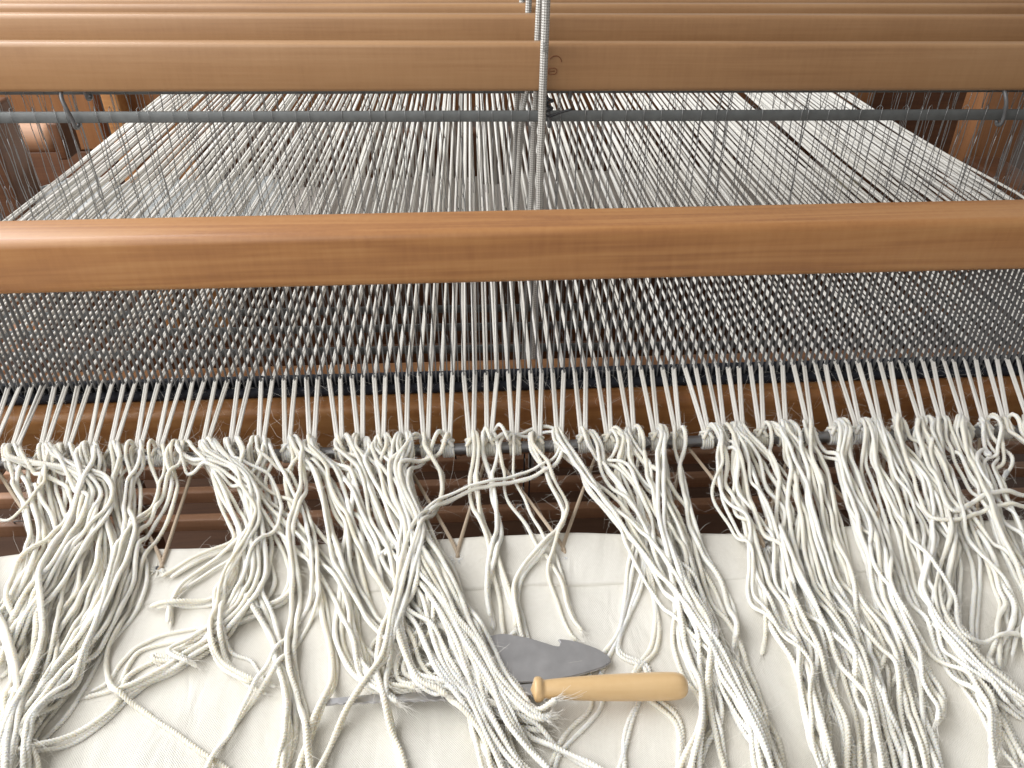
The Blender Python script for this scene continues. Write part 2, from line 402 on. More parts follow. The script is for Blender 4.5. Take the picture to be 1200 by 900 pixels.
# ------------------------------------------------------------------ the beater with reed
bt = empty('beater', (XC, Y_REED, .4), 'honey coloured wooden beater holding the steel reed across the warp', 'beater')
def bpart(name, lo, hi, bev, mat, parent=None, seg=4):
    o = board(name, lo, hi, bev, mat, None, seg); o.parent = parent or bt; o.location = Vector(o.location)-bt.location; return o
cap = bpart('cap_rail', (BX0, .500, CAM_H-.256), (BX1, .541, CAM_H-.2155), .006, M_ALDER)
bpart('sley_rail', (BX0, .497, CAM_H-.412), (BX1, .565, CAM_H-.3575), .007, M_ALDER)
for x in (BX0-.012, BX1-.03):
    bpart('sword', (x, .5705, .10), (x+.042, .592, CAM_H-.17), .004, M_BEECH)
reed = empty('reed', (0, 0, 0)); reed.parent = bt
DENT = None
PX_A, PX_B = onz(48, 448, Z_WARP), onz(1128, 413, Z_WARP)
PITCH_B = float((PX_B[0]-PX_A[0])/42)          # bundle pitch at the reed
XR0 = float(PX_A[0])
DENT = PITCH_B/4
NLEFT = int(round((XR0-XL)/PITCH_B)); NRIGHT = int(round((XR-PX_B[0])/PITCH_B))
def reed_x(i): return XR0+i*PITCH_B
wire = bar_mesh('reed_wire', (.0008, .0030, .100), 0, M_REED)
x = reed_x(-NLEFT)-DENT*6; k = 0
while x < reed_x(42+NRIGHT)+DENT*6:
    o = link('reed_wire', wire, reed)
    o.location = (x-XC+random.gauss(0, .00012), 0, CAM_H-.302-.4); o.rotation_euler = (0, random.gauss(0, .0015), random.gauss(0, .03))
    x += DENT; k += 1
# cord wound baulk: radius swells at every turn of the tarred cord
def baulk(z, yoff):
    xs = np.arange(reed_x(-NLEFT)-DENT*7, reed_x(42+NRIGHT)+DENT*7, DENT/6)
    r = .0038+.00035*np.abs(np.sin(xs/DENT*PI))
    P = np.stack([xs-XC, np.full_like(xs, yoff), np.full_like(xs, z-.4)], 1)
    V, Q, T_, uv = tube(P, r, sides=8)
    link('baulk', mesh_np('baulk', V, [Q, T_], M_NAVY), reed)
baulk(CAM_H-.3535, -.0045); baulk(CAM_H-.3535, .0045); baulk(CAM_H-.3480, .0044)

# ------------------------------------------------------------------ shafts, hanging one behind the other
NB0, NB1 = -NLEFT, 43+NRIGHT
YS = [.75, .80, .85, .90]
ZT = [float(ony(600, 51, .75)[2]), float(ony(600, 18, .80)[2]), float(ony(600, 5.5, .85)[2]), float(ony(600, -2, .90)[2])]
TILT = [.0135, .0125, .0105, .010]             # each bar hangs a little lower at its right end
SOFF = [-.004, .003, .006, -.001]              # height of the warp in each shaft
def group_x(i, k):
    return reed_x(i)+(-1.5*DENT+(k//2)*2*DENT)+DENT*.5+((k % 2)-.5)*.0015
def heddle_mesh():
    mb = MB(); r = .00032
    def t(P, rr=r, s=4): 
        V, Q, T_, _ = tube(np.array(P, float), rr, sides=s); mb.add(V, Q, T_)
    # local z=0 at the top of the heddle bar; eye at -.145, bottom loop at -.31
    t([(.0002, -.0026, .002), (0, -.0028, -.006), (.0002, -.0026, -.012), (0, -.0004, -.026)])
    t([(.0002, -.0026, .002), (.0003, .0, .004), (-.0002, .0026, .001), (0, .0027, -.012), (0, .0004, -.026)])
    tw = [( .0005*math.cos(a*1.3), .0005*math.sin(a*1.3), -.025-.111*a/10) for a in range(11)]
    t(tw, .00043)
    t([(0, 0, -.136), (.0018, 0, -.1405), (.0018, 0, -.1495), (0, 0, -.154)], .00034)
    t([(0, 0, -.136), (-.0018, 0, -.1405), (-.0018, 0, -.1495), (0, 0, -.154)], .00034)
    tw = [( .0005*math.cos(a*1.3), .0005*math.sin(a*1.3), -.153-.135*a/10) for a in range(11)]
    t(tw, .00043)
    t([(0, 0, -.287), (0, -.003, -.298), (0, -.0028, -.312)]); t([(0, 0, -.287), (0, .003, -.298), (0, .0028, -.312)])
    return mb.mesh('heddle', M_WIRE)
HED = heddle_mesh()
NAMES = ['first', 'second', 'third', 'fourth']
LBL = ['front shaft, full face of its honey wooden bar above the beater in view',
       'second shaft, thin top half of its wooden bar showing over the front shaft',
       'third shaft, narrow strip of wooden bar behind the second shaft',
       'rearmost shaft, sliver of wooden bar at the top edge behind all others']
HEDX = {}
for s in range(4):
    sh = empty('shaft', (XC, YS[s], ZT[s]), LBL[s], 'loom shaft', 'shafts hanging behind the beater')
    sh.rotation_euler = (0, TILT[s], 0)
    L = BX1-BX0
    o = board('top_bar', (-L/2, 0, -.042), (L/2, .016, 0), .004, M_BEECH, sh)
    if s == 0:
        zb = -.0605
    else: zb = -.062
    o = board('heddle_bar', (-L/2, .006, zb-.0102), (L/2, .0085, zb), .0006, M_ZINC, sh, 1)
    board('heddle_bar', (-L/2, .006, zb-.312), (L/2, .0085, zb-.3015), .0006, M_ZINC, sh, 1)
    board('bottom_bar', (-L/2, 0, zb-.372), (L/2, .016, zb-.334), .003, M_DARK, sh, 2)
    # hooks that carry the steel bar
    for hx in (px_x(78, 120, YS[s])-XC, px_x(644, 118, YS[s])-XC, px_x(1182, 118, YS[s])-XC):
        hx += (0, .02, .04, -.02)[s] if s else 0
        P = spline([(hx-.004, .006, -.0405), (hx-.003, .001, -.047), (hx-.001, -.001, -.054), (hx+.0015, -.0005, zb-.006), (hx+.0015, .0005, zb-.0125), (hx+.0015, .007, zb-.0135), (hx+.0015, .0115, zb-.006)], 6)
        tube_obj('bar_hook', P, .0018, M_REED, sh, sides=8)
    if s == 0:   # black wire tie at the middle hook
        hx = px_x(643, 112, .75)-XC
        P = [(hx-.003, -.006, -.043)]+[(hx+.004*math.sin(a), -.006-.002*math.cos(a*.5), -.046-.0012*a) for a in range(14)]+[(hx+.012, -.008, -.058), (hx+.022, -.009, -.055)]
        tube_obj('wire_tie', spline(P, 4), .0012, M_DARKWIRE, sh, sides=6)
    if s == 0:   # faint burnt stamp on the bar: a broken ring over a small D shape
        c = ony(651, 72.7, .75)-np.array(sh.location); k = .00082
        loc3 = lambda a, b_: (c[0]+a*k, -.00005, c[2]-b_*k)
        mb = MB()
        for arc in ([(7*math.cos(t), -7*math.sin(t)) for t in np.linspace(.1, 2.6, 14)],
                    [(-7, 6), (-7, 9.5), (-7, 12.5)], [(-7, 6), (0, 6), (2, 7.5), (2, 10.5), (0, 12.3), (-7, 12.4)], [(-6.5, 9), (-3, 9.2), (0, 9)]):
            V, Q, T_, _ = tube(np.array([loc3(*p) for p in arc]), .0005, sides=6); mb.add(V, Q, T_)
        mb.build('stamp_mark', M_STAMP, sh)
    HEDX[s] = sh
    ca = math.cos(TILT[s])
    def hang(xw):
        o = link('heddle', HED, sh)
        o.location = (xw-XC, .00725, zb+.0005)
        o.rotation_euler = (random.gauss(0, .004), -TILT[s]+random.gauss(0, .020), random.gauss(0, .6))
    for i in range(NB0, NB1):
        hang(group_x(i, s)+random.gauss(0, .004))
    # spare heddles pushed out to both ends
    for side in (-1, 1):
        e = XL if side < 0 else XR
        for q in range(12):
            c = e+side*random.choice((.012, .03, .034, .055, .06, .09, .11))
            hang(c+random.gauss(0, .004))

# lamms under the shafts
ZL = CAM_H-.708
for s, (py, lab) in enumerate(((598, 'nearest lamm slat with small staples, low in the gap above the cloth'),
                               (566, 'middle lamm slat, second of the brown slats in the gap'),
                               (538, 'upper lamm slat just under the steel rod'),
                               (513, 'farthest lamm slat, behind the rod and the knots'))):
    zz = px_z(600, py, YS[s]-.02)
    lm = empty('lamm', (XC, YS[s]-.02, zz), lab, 'loom slat', 'lamm slats below the shafts')
    lm.rotation_euler = (0, .004, 0)
    board('slat', (-(BX1-BX0)/2, 0, -.019), ((BX1-BX0)/2, .013, 0), .002, M_SLAT, lm, 2)
    for x in np.arange(-.62, .63, .155):
        x = x+.011*s
        P = spline([(x-.008, .006, -.003), (x-.008, .004, .004), (x+.004, .004, .0045), (x+.004, .007, -.003)], 5)
        tube_obj('staple', P, .0009, M_WIRE, lm, sides=6)
    if s in (0, 2):
        hx = px_x(612 if s == 0 else 535, py, YS[s])-XC
        P = spline([(hx, .004, .0), (hx, .003, .012), (hx+.005, .003, .017), (hx+.008, .004, .011), (hx+.004, .004, .006)], 6)
        tube_obj('screw_eye', P, .0013, M_DARKWIRE, lm, sides=6)
        for d in (0, .007):
            tube_obj('hanger_wire', spline([(hx+d, .005, .004), (hx+d+.001, .006, .09), (hx+d, .012, .18)], 8), .0011, M_DARKWIRE, lm, sides=6)

# braided tie cords of the shafts
def cord(name, pts, r, label):
    P = resample(spline(pts, 16), .004)
    P[:, 0] += noise1(len(P), .05, .0006, .004)
    setp(tube_obj(name, P, r, M_BRAID, None, sides=12), label, 'cord', 'white cords of the shafts')
def cordpath(ptspx, y, ztop=1.62, zend=.62):
    pts = [tuple(ony(a, b, y)) for a, b in ptspx]
    d = np.array(pts[0])-np.array(pts[1]); t = (ztop-pts[0][2])/d[2]
    d2 = np.array(pts[-1])-np.array(pts[-2]); t2 = (zend-pts[-1][2])/d2[2]
    return [tuple(np.array(pts[0])+d*t)]+pts+[tuple(np.array(pts[-1])+d2*t2)]
cord('braided_cord', cordpath([(640, 0), (638, 50), (636, 105), (635, 140), (632, 242)], .7405), .0036, 'thick white braided cord crossing in front of the front shaft')
cord('braided_cord', cordpath([(633, 0), (630, 50), (628, 108), (622, 242)], .791), .0031, 'white braided cord rising behind the front shaft')
cord('braided_cord', cordpath([(636, 0), (633, 50), (612, 140), (606, 242)], .7935), .0022, 'thin white cord close beside the cord behind the front shaft')
cord('braided_cord', cordpath([(620, 0), (619, 18), (617, 50)], .843, zend=.9), .0030, 'white cord ending behind the second shaft')
cord('braided_cord', cordpath([(612, -6), (611.5, 8), (610, 40)], .893, zend=.9), .0030, 'white cord farthest back, a stub above the third shaft')

# ------------------------------------------------------------------ steel apron rod
R_ROD = .0042
rod = tube_obj('apron_rod', [(BX0+.06-XC, 0, 0), (-.3, 0, 0), (0, 0, 0), (.3, 0, 0), (BX1-.06-XC, 0, 0)], R_ROD, M_ROD, None, sides=20)
rod.location = (XC, Y_ROD, Z_ROD)
setp(rod, 'steel rod under the row of yarn knots', 'rod')

# ------------------------------------------------------------------ cloth apron
def cloth_z(x, y):
    z = Z_CLOTH+.0022*np.sin(x*9+y*5+.6)*np.sin(y*17+1)+.0013*np.sin(x*23-y*31)+.0009*np.sin(x*47+y*20+2*np.sin(y*14))*np.sin(x*13+2)+.0005*np.sin(x*90+y*75)
    return z
ys = np.concatenate([np.linspace(Y_EDGE, .10, 70)])
prof = [(yy, 0) for yy in ys]
for a in np.linspace(0, PI/2, 9)[1:]: prof.append((.10-.055*math.sin(a), -.055*(1-math.cos(a))))
prof += [(.045, -.055-d) for d in (.05, .1, .2, .3)]
xs = np.linspace(BX0+.08, BX1-.08, 170)
V = np.array([[x, p[0], (cloth_z(x, p[0])+p[1])] for p in prof for x in xs]); nx = len(xs)
Q = np.array([(i*nx+j, i*nx+j+1, (i+1)*nx+j+1, (i+1)*nx+j) for i in range(len(prof)-1) for j in range(nx-1)])
org = np.array([XC, Y_EDGE, Z_CLOTH])
cl = link('cloth_apron', mesh_np('cloth_apron', V-org, [Q], M_CANVAS)); cl.location = org
mo = cl.modifiers.new('thick', 'SOLIDIFY'); mo.thickness = .0012; mo.offset = -1
setp(cl, 'cream canvas apron spread flat below the yarn tails', 'cloth')
# turned-over hem
Y_SEAM = float(onz(600, 691, Z_CLOTH)[1])
ys2 = np.concatenate([[Y_EDGE+.0016], np.linspace(Y_EDGE+.0008, Y_SEAM, 16), [Y_SEAM]])
V = []
for i, yy in enumerate(ys2):
    for x in xs:
        l = .0017+.0006*math.sin(x*31)*math.sin(x*7+1)+.0004
        wob = .0008*math.sin(x*37)+.0006*math.sin(x*91) if i >= len(ys2)-2 else 0
        if i == 0: l = -.0006
        if i == len(ys2)-1: l = .0001; wob -= .0003
        V.append((x, yy+wob, cloth_z(x, yy)+l))
V = np.array(V)
Q = np.array([(i*nx+j, i*nx+j+1, (i+1)*nx+j+1, (i+1)*nx+j) for i in range(len(ys2)-1) for j in range(nx-1)])
link('hem', mesh_np('hem', V-org, [Q], M_CANVAS), cl)
P = np.array([(x, Y_SEAM+.0004+.0008*math.sin(x*37)+.0006*math.sin(x*91)-.001, cloth_z(x, Y_SEAM)+.0004) for x in np.linspace(xs[0], xs[-1], 500)])
tube_obj('seam', P-org, .00045, M_SEAM, cl, sides=5)

# lacing cord zigzagging between rod and holes in the hem
HOLES = [60, 185, 300, 412, 535, 660, 780, 895, 1030, 1150]; RODS = [-12, 122, 232, 374, 467, 574, 703, 803, 930, 1040, 1148, 1275]
def edge_py(px): return 634-.036*(px-600)
def rod_py(px): return 524-.036*(px-600)
pts = []
for i in range(len(RODS)):
    p = onz(RODS[i], rod_py(RODS[i]), Z_ROD); x = p[0]
    pts += [(x-.003, Y_ROD-R_ROD-.0012, Z_ROD-.004), (x-.001, Y_ROD-.001, Z_ROD+R_ROD+.0013), (x+.001, Y_ROD+R_ROD+.0012, Z_ROD), (x+.003, Y_ROD-.001, Z_ROD-R_ROD-.0013)]
    if i < len(HOLES):
        h = onz(HOLES[i], edge_py(HOLES[i])+18, Z_CLOTH+.002)
        pts += [(h[0]-.002, h[1]+.010, Z_CLOTH+.0045), (h[0]-.001, h[1], Z_CLOTH+.0008), (h[0], h[1]-.0008, Z_CLOTH-.003), (h[0]+.001, h[1]+.001, Z_CLOTH+.0008), (h[0]+.002, h[1]+.010, Z_CLOTH+.0045)]
P = resample(spline(pts, 10), .0025)
setp(tube_obj('lacing_cord', P, .00125, M_LACE, None, sides=8, lobes=0), 'thin tan cord laced in zigzag from cloth hem to rod', 'cord')
for hpx in HOLES:        # darned eyelets
    h = onz(hpx, edge_py(hpx)+18, Z_CLOTH+.002)
    mb = MB()
    for q in range(16):
        a = q/16*2*PI+random.gauss(0, .2); r0, r1 = .0014, .0042+random.random()*.0034
        c = np.array([h[0], h[1]-.001, Z_CLOTH+.0024])
        P = spline([c+(r0*math.cos(a), r0*math.sin(a), 0), c+(.5*(r0+r1)*math.cos(a+.15), .5*(r0+r1)*math.sin(a+.15), .0008), c+(r1*math.cos(a), r1*math.sin(a), -.0004)], 4)
        V, Q, T_, _ = tube(P, .00045, sides=5); mb.add(V, Q, T_)
    hp = tube_obj('eyelet_shade_disc', np.array([(h[0], h[1]+.001, Z_CLOTH+.0012), (h[0], h[1]+.001, Z_CLOTH+.0020), (h[0], h[1]+.001, Z_CLOTH+.00265)])-org, .0021, M_DARKWIRE, cl, sides=14)  # solid dark disc, its colour stands in for the shade inside the hole
    o = mb.build('eyelet_stitching', M_YARN, cl); o.location = -Vector(org)

# ------------------------------------------------------------------ height field that piles yarn on yarn
GX0, GY0, CELL = -.75, .02, .001
GW, GH = 1600, 500
gx = GX0+np.arange(GW)*CELL; gy = GY0+np.arange(GH)*CELL
GXX, GYY = np.meshgrid(gx, gy)
BASE = np.where(GYY < Y_EDGE, cloth_z(GXX, GYY)+.0022*(GYY > Y_SEAM)+.0003, 0)
tfrac = np.clip((GYY-Y_EDGE)/(Y_ROD-Y_EDGE), 0, 1)
BASE = np.where(GYY >= Y_EDGE, Z_CLOTH+.002+(Z_ROD+.001-Z_CLOTH-.002)*tfrac, BASE)
GRID = BASE.copy()
HMAX = .045
def stamp(P, r):
    ix = np.clip(((P[:, 0]-GX0)/CELL).astype(int), 2, GW-3); iy = np.clip(((P[:, 1]-GY0)/CELL).astype(int), 2, GH-3)
    for dx in (-1, 0, 1):
        for dy in (-1, 0, 1):
            zz = P[:, 2]+r*(1 if dx == dy == 0 else .75); b0 = BASE[iy+dy, ix+dx]; hh = np.maximum(zz-b0, 0)
            np.maximum.at(GRID, (iy+dy, ix+dx), b0+HMAX*(1-np.exp(-hh/HMAX)))
def ground(P, r, under=False):
    G = BASE if under else GRID
    ix = np.clip(((P[:, 0]-GX0)/CELL).astype(int), 2, GW-3); iy = np.clip(((P[:, 1]-GY0)/CELL).astype(int), 2, GH-3)
    z = np.maximum.reduce([G[iy+b, ix+a] for a in (-1, 0, 1) for b in (-1, 0, 1)])
    return z+r

# ------------------------------------------------------------------ tools on the cloth
MMPX = .00046
def flat_tool(name, outline, z0, thick, mat, parent, loc, bulge=0):
    """extruded outline from photo pixels laid at height z0"""
    import bmesh
    P = [onz(a, b, z0) for a, b in outline]
    bm = bmesh.new()
    vs = [bm.verts.new((p[0]-loc[0], p[1]-loc[1], z0-loc[2])) for p in P]
    f = bm.faces.new(vs); bm.normal_update()
    if f.normal.z < 0: f.normal_flip()
    e = bmesh.ops.extrude_face_region(bm, geom=[f])
    up_ = [v for v in e['geom'] if isinstance(v, bmesh.types.BMVert)]
    for v in up_: v.co.z += thick
    bmesh.ops.recalc_face_normals(bm, faces=bm.faces)
    top = [ed for ed in bm.edges if all(v in up_ for v in ed.verts)]
    bmesh.ops.bevel(bm, geom=top, offset=thick*.35, segments=2, affect='EDGES', clamp_overlap=True)
    me = bpy.data.meshes.new(name); bm.to_mesh(me); bm.free(); me.materials.append(mat)
    o = link(name, me, parent); return o
zt = Z_CLOTH+.004
hk_out = spline([(716, 777), (713, 770), (700, 761.5), (682, 755), (668, 751.5), (656, 750)], 6).tolist() + \
    spline([(654, 751), (656.5, 755), (655, 758.5), (650, 758)], 4).tolist() + \
    spline([(640, 755), (620, 749), (600, 745), (585, 744), (566, 750), (545, 760), (525, 770), (510, 779)], 6).tolist() + \
    [(507, 785), (509, 792)] + spline([(520, 798), (540, 801), (560, 802.5), (600, 801.5), (640, 799), (670, 794), (694, 787.5), (708, 782.5), (716, 777)], 6).tolist()[:-1]
c = onz(600, 775, zt)
hook = flat_tool('reed_hook', hk_out, zt, .0012, M_BLADE, None, (c[0], c[1], zt)); hook.location = (c[0], c[1], zt)
setp(hook, 'flat grey steel reed hook with one notch, half buried in yarn', 'tool')
for a in np.linspace(515, 712, 100):
    for b_ in np.linspace(746, 800, 24):
        t = (a-440)/272; lo = 770-25*math.sin(min(1, t*1.3)*PI) if a < 690 else 762
        if b_ > lo: stamp(onz(np.array([a]), np.array([b_]), zt+.0012), 0)
# knife: turned handle, long thin serrated blade
zk = Z_CLOTH+.0125
A, B_ = onz(625, 808, zk), onz(806, 803.5, zk)
kn = empty('knife', tuple(A), 'knife with turned yellow wooden handle lying across the yarn', 'knife')
ax = B_-A; Lh = np.linalg.norm(ax); ax /= Lh
profile = [(0, 9), (1.2, 13), (3, 14.6), (6, 15), (9, 14.2), (11.5, 12), (14, 11), (20, 11.6), (40, 13.1), (75, 15), (115, 16.2), (150, 16.6), (165, 16.2), (172, 15), (177, 12.2), (180, 7.5), (181, 2)]
pr = spline([(a/181*Lh, b*MMPX*.93, 0) for a, b in profile], 4)
P = np.array([ax*s for s in pr[:, 0]])
V, Q, T_, uv = tube(P+ax*1e-5, pr[:, 1], sides=32)
link('handle', mesh_np('handle', V, [Q, T_], M_HANDLE, True, uv), kn)
zb = Z_CLOTH+.0052
o = flat_tool('blade', [(632, 801), (632, 815), (600, 817.5)]+[(600-k*6, 818+(k % 2)*1.2-0+k*.22) for k in range(1, 36)]+[(382, 827.5), (374, 826), (379, 820), (440, 814), (520, 809), (600, 804)], zb, .0009, M_BLADE, kn, tuple(A))
for a in np.linspace(378, 630, 160):
    stamp(onz(np.full(8, a), np.linspace(804+(630-a)*.06, 818+(630-a)*.045, 8), zb+.0009), 0)
stampP = resample(np.array([A+ax*.004, B_-ax*.004]), .001)
for off in np.linspace(-.006, .006, 13):
    Q_ = stampP.copy(); Q_[:, 1] += off; Q_[:, 2] += math.sqrt(max(0, .0075**2-off**2)); stamp(Q_, 0)

# ------------------------------------------------------------------ warp bundles: threads, knot, tails
KPX = [15, 50, 78, 107, 132, 163, 187, 213, 240, 273, 307, 338, 367, 400, 424, 448, 475, 500, 525, 553, 573, 603, 630, 655, 683, 713, 740, 768, 793, 827, 845, 866, 890, 916, 947, 975, 1003, 1027, 1050, 1078, 1101, 1128, 1150]
KPX += [1177]
KPX = KPX[:43]
KX = {i: float(onz(p, rod_py(p), Z_ROD)[0]) for i, p in enumerate(KPX)}
kp = (KX[42]-KX[0])/42
for i in range(NB0, 0): KX[i] = KX[0]+i*kp+random.gauss(0, .001)
for i in range(43, NB1): KX[i] = KX[42]+(i-42)*kp+random.gauss(0, .001)
# (knot px, strands, way in photo pixels after leaving the knot, options)
G = []
def g(k, n, *pts, **o): G.append((k, n, pts, o))
# --- deep layers first: strands lying on the cloth
g(50, 4, (60, 600), (70, 660), (30, 740), (-10, 800))
g(78, 4, (95, 600), (110, 660), (75, 740), (20, 820), (-20, 860))
g(107, 4, (125, 600), (135, 660), (110, 730), (60, 810), (0, 880))
g(15, 4, (40, 600), (50, 650), (10, 720), (-30, 770))
g(132, 4, (140, 600), (150, 670), (105, 760), (50, 850), (25, 920))
g(163, 2, (165, 600), (160, 660), (130, 730), (85, 790), (30, 860), (0, 900))
g(240, 2, (262, 590), (280, 640), (235, 660), (180, 690))
g(273, 2, (290, 590), (285, 648), (240, 680), (205, 705), (200, 736))
g(240, 2, (270, 600), (285, 650), (262, 700), (215, 712), (168, 716))
g(273, 2, (300, 600), (330, 690), (265, 738), (180, 752), (150, 768), (128, 800), (88, 826))
g(307, 2, (320, 600), (345, 690), (270, 735), (220, 765), (160, 800), (130, 835), (45, 890))
g(273, 2, (292, 600), (300, 700), (230, 770), (180, 775), (238, 780))
g(307, 3, (300, 590), (310, 640), (300, 690), (320, 745), (335, 800), (340, 860), (330, 915))
g(338, 2, (340, 590), (360, 650), (385, 720), (395, 800), (370, 860), (350, 920))
g(400, 2, (420, 600), (440, 660), (470, 720), (520, 790), (600, 846), (650, 862))
g(424, 2, (440, 600), (480, 690), (540, 770), (590, 834), (645, 856))
g(448, 2, (460, 600), (500, 690), (540, 760), (580, 830), (640, 870), (700, 900))
g(367, 2, (400, 600), (430, 650), (450, 720), (500, 790), (560, 824), (620, 842), (658, 852))
g(475, 3, (480, 600), (500, 670), (515, 720), (545, 790), (560, 850), (580, 910))
g(424, 2, (415, 600), (405, 680), (400, 760), (440, 815), (500, 815), (540, 822))
g(713, 2, (745, 590), (755, 660), (735, 720), (722, 765), (760, 790), (740, 850), (730, 910), under=1)
g(740, 2, (750, 600), (740, 680), (725, 740), (700, 790), (700, 830), (655, 880), (640, 915), under=1)
g(713, 2, (735, 600), (765, 690), (770, 760), (745, 800), (790, 850), (800, 915), under=1)
g(768, 3, (780, 600), (800, 690), (800, 750), (830, 830), (815, 880), (800, 930))
g(866, 3, (885, 600), (910, 700), (940, 780), (960, 860), (980, 930))
g(916, 3, (950, 600), (970, 690), (1000, 770), (1030, 850), (1050, 930))
g(975, 3, (1000, 600), (1030, 690), (1060, 770), (1080, 850), (1100, 930))
g(1027, 3, (1050, 600), (1090, 680), (1110, 760), (1150, 830), (1190, 900))
g(1078, 3, (1100, 600), (1130, 680), (1130, 760), (1160, 810), (1230, 870))
g(1128, 2, (1165, 620), (1195, 690), (1230, 740))
g(273, 2, (300, 600), (312, 690), (250, 762), (180, 802), (125, 832))
g(213, 1, (200, 600), (165, 680), (122, 760), (130, 822), (172, 846), (238, 888))
g(240, 2, (275, 600), (300, 680), (262, 742), (205, 772), (240, 790))
g(448, 2, (470, 620), (470, 720), (440, 770), (470, 800), (520, 800), (560, 815))
g(475, 2, (480, 640), (500, 740), (470, 780), (480, 812), (540, 826), (575, 838))
g(553, 1, (560, 600), (592, 690), (602, 735), (560, 744), (520, 750))
g(845, 1, (870, 600), (890, 690), (893, 740), (882, 790))
# --- middle layer
g(187, 2, (185, 590), (160, 640), (140, 700), (110, 770), (70, 830), (30, 880), (-10, 910))
g(213, 2, (195, 590), (165, 650), (150, 700), (118, 760), (70, 810), (15, 900))
g(15, 4, (60, 556), (105, 575), (105, 630), (62, 700), (55, 770), (30, 850), (20, 920))
g(50, 4, (100, 568), (125, 600), (90, 660), (50, 720), (0, 800))
g(213, 3, (262, 560), (300, 590), (355, 640), (405, 700), (420, 760), (440, 810), (480, 840))
g(240, 3, (290, 570), (305, 610), (300, 640), (262, 690), (258, 750), (275, 790), (320, 820))
g(307, 2, (340, 560), (365, 620), (375, 690), (360, 740), (310, 810), (260, 880), (240, 920))
g(338, 3, (370, 560), (388, 620), (410, 690), (440, 740), (470, 770))
g(338, 2, (360, 570), (350, 640), (350, 700), (345, 780), (360, 840), (365, 910))
g(367, 3, (400, 560), (430, 620), (455, 680), (490, 740), (520, 800), (560, 860), (600, 910))
g(400, 3, (425, 560), (450, 620), (478, 680), (515, 740), (545, 800), (585, 870), (615, 920))
g(424, 3, (440, 560), (462, 610), (492, 670), (530, 730), (562, 790), (600, 850), (640, 900))
g(448, 3, (455, 550), (478, 610), (512, 680), (552, 745), (585, 805), (625, 850), (655, 845))
g(475, 3, (468, 540), (466, 580), (482, 640), (478, 700), (470, 750), (490, 810), (530, 825))
g(500, 2, (475, 535), (470, 575), (500, 640), (535, 700), (570, 765), (600, 820), (648, 866))
g(525, 2, (486, 540), (476, 580), (495, 650), (470, 720), (450, 770), (455, 830), (470, 900))
g(553, 2, (556, 590), (575, 650), (588, 700), (595, 750))
g(573, 2, (580, 590), (582, 640), (572, 690), (577, 742))
g(603, 2, (600, 580), (625, 630), (648, 660), (672, 720), (685, 752))
g(630, 2, (642, 570), (655, 610), (640, 645), (605, 690), (606, 730), (616, 760))
g(655, 4, (690, 570), (730, 615), (782, 690), (825, 760), (860, 830), (895, 900), (905, 940))
g(683, 3, (720, 570), (755, 620), (795, 690), (835, 770), (870, 850), (890, 930))
g(713, 4, (745, 560), (790, 620), (815, 690), (845, 760), (880, 840), (910, 920))
g(740, 2, (760, 560), (772, 620), (800, 690), (830, 750), (830, 820), (850, 910))
g(768, 2, (772, 560), (775, 620), (792, 690), (805, 760), (820, 830), (810, 910))
g(793, 2, (800, 580), (815, 640), (845, 690), (862, 735), (858, 780))
g(827, 4, (848, 545), (850, 585), (880, 640), (895, 700), (938, 770), (945, 830), (965, 910))
g(845, 4, (875, 550), (895, 590), (918, 650), (935, 710), (965, 780), (985, 850), (995, 920))
g(866, 3, (900, 550), (925, 600), (928, 650), (940, 710), (1000, 790), (1015, 830), (1010, 870))
g(890, 3, (925, 560), (928, 610), (945, 690), (990, 760), (1010, 820), (1030, 910))
g(916, 4, (945, 560), (960, 620), (985, 690), (1025, 760), (1030, 800), (1050, 860), (1070, 920))
g(947, 4, (970, 560), (988, 620), (1005, 690), (1040, 760), (1065, 840), (1085, 920))
g(975, 3, (1000, 570), (1025, 640), (1040, 710), (1075, 780), (1095, 830), (1090, 860))
g(1003, 4, (1030, 570), (1050, 630), (1065, 700), (1110, 780), (1150, 840), (1160, 900))
g(1027, 3, (1055, 560), (1085, 600), (1100, 650), (1095, 700), (1090, 735), (1130, 790), (1200, 850))
g(1050, 3, (1075, 560), (1100, 600), (1102, 640), (1088, 700), (1100, 750), (1150, 810), (1220, 860))
g(1078, 3, (1105, 570), (1135, 620), (1165, 690), (1180, 720), (1170, 760), (1165, 800))
g(1101, 3, (1125, 560), (1150, 610), (1185, 670), (1220, 720))
g(1128, 3, (1150, 570), (1165, 620), (1200, 690), (1240, 740))
g(1150, 3, (1170, 540), (1160, 555), (1175, 600), (1210, 660), (1250, 720))
# --- top strands
g(107, 2, (112, 560), (82, 640), (62, 690), (56, 770), (22, 870), (15, 930), lead=(100, 504))
g(163, 2, (152, 600), (156, 640), (130, 720), (98, 800), (50, 850), (35, 910), lead=(145, 500))
g(78, 1, (45, 600), (5, 612), (-25, 590))
g(500, 2, (515, 545), (518, 590), (490, 640), (466, 730), (450, 790), (400, 850), (370, 910))
g(573, 2, (610, 520), (640, 512), (656, 530), (645, 555), (590, 575), (520, 600), (470, 650), (420, 690), loop=1, lead=(590, 516))
g(655, 2, (700, 590), (745, 640), (800, 720), (840, 790), (880, 870), (900, 930))
g(630, 1, (640, 560), (662, 600), (648, 640), (640, 680), (668, 740), (680, 752))
g(1078, 1, (1105, 612), (1150, 596), (1215, 588), loop=1)
g(1050, 1, (1080, 600), (1105, 620), (1160, 606), (1220, 598), loop=1)
g(1101, 1, (1130, 640), (1180, 690), (1185, 725), (1175, 790))
g(1003, 1, (1060, 640), (1110, 720), (1125, 764), (1180, 755), (1225, 752))
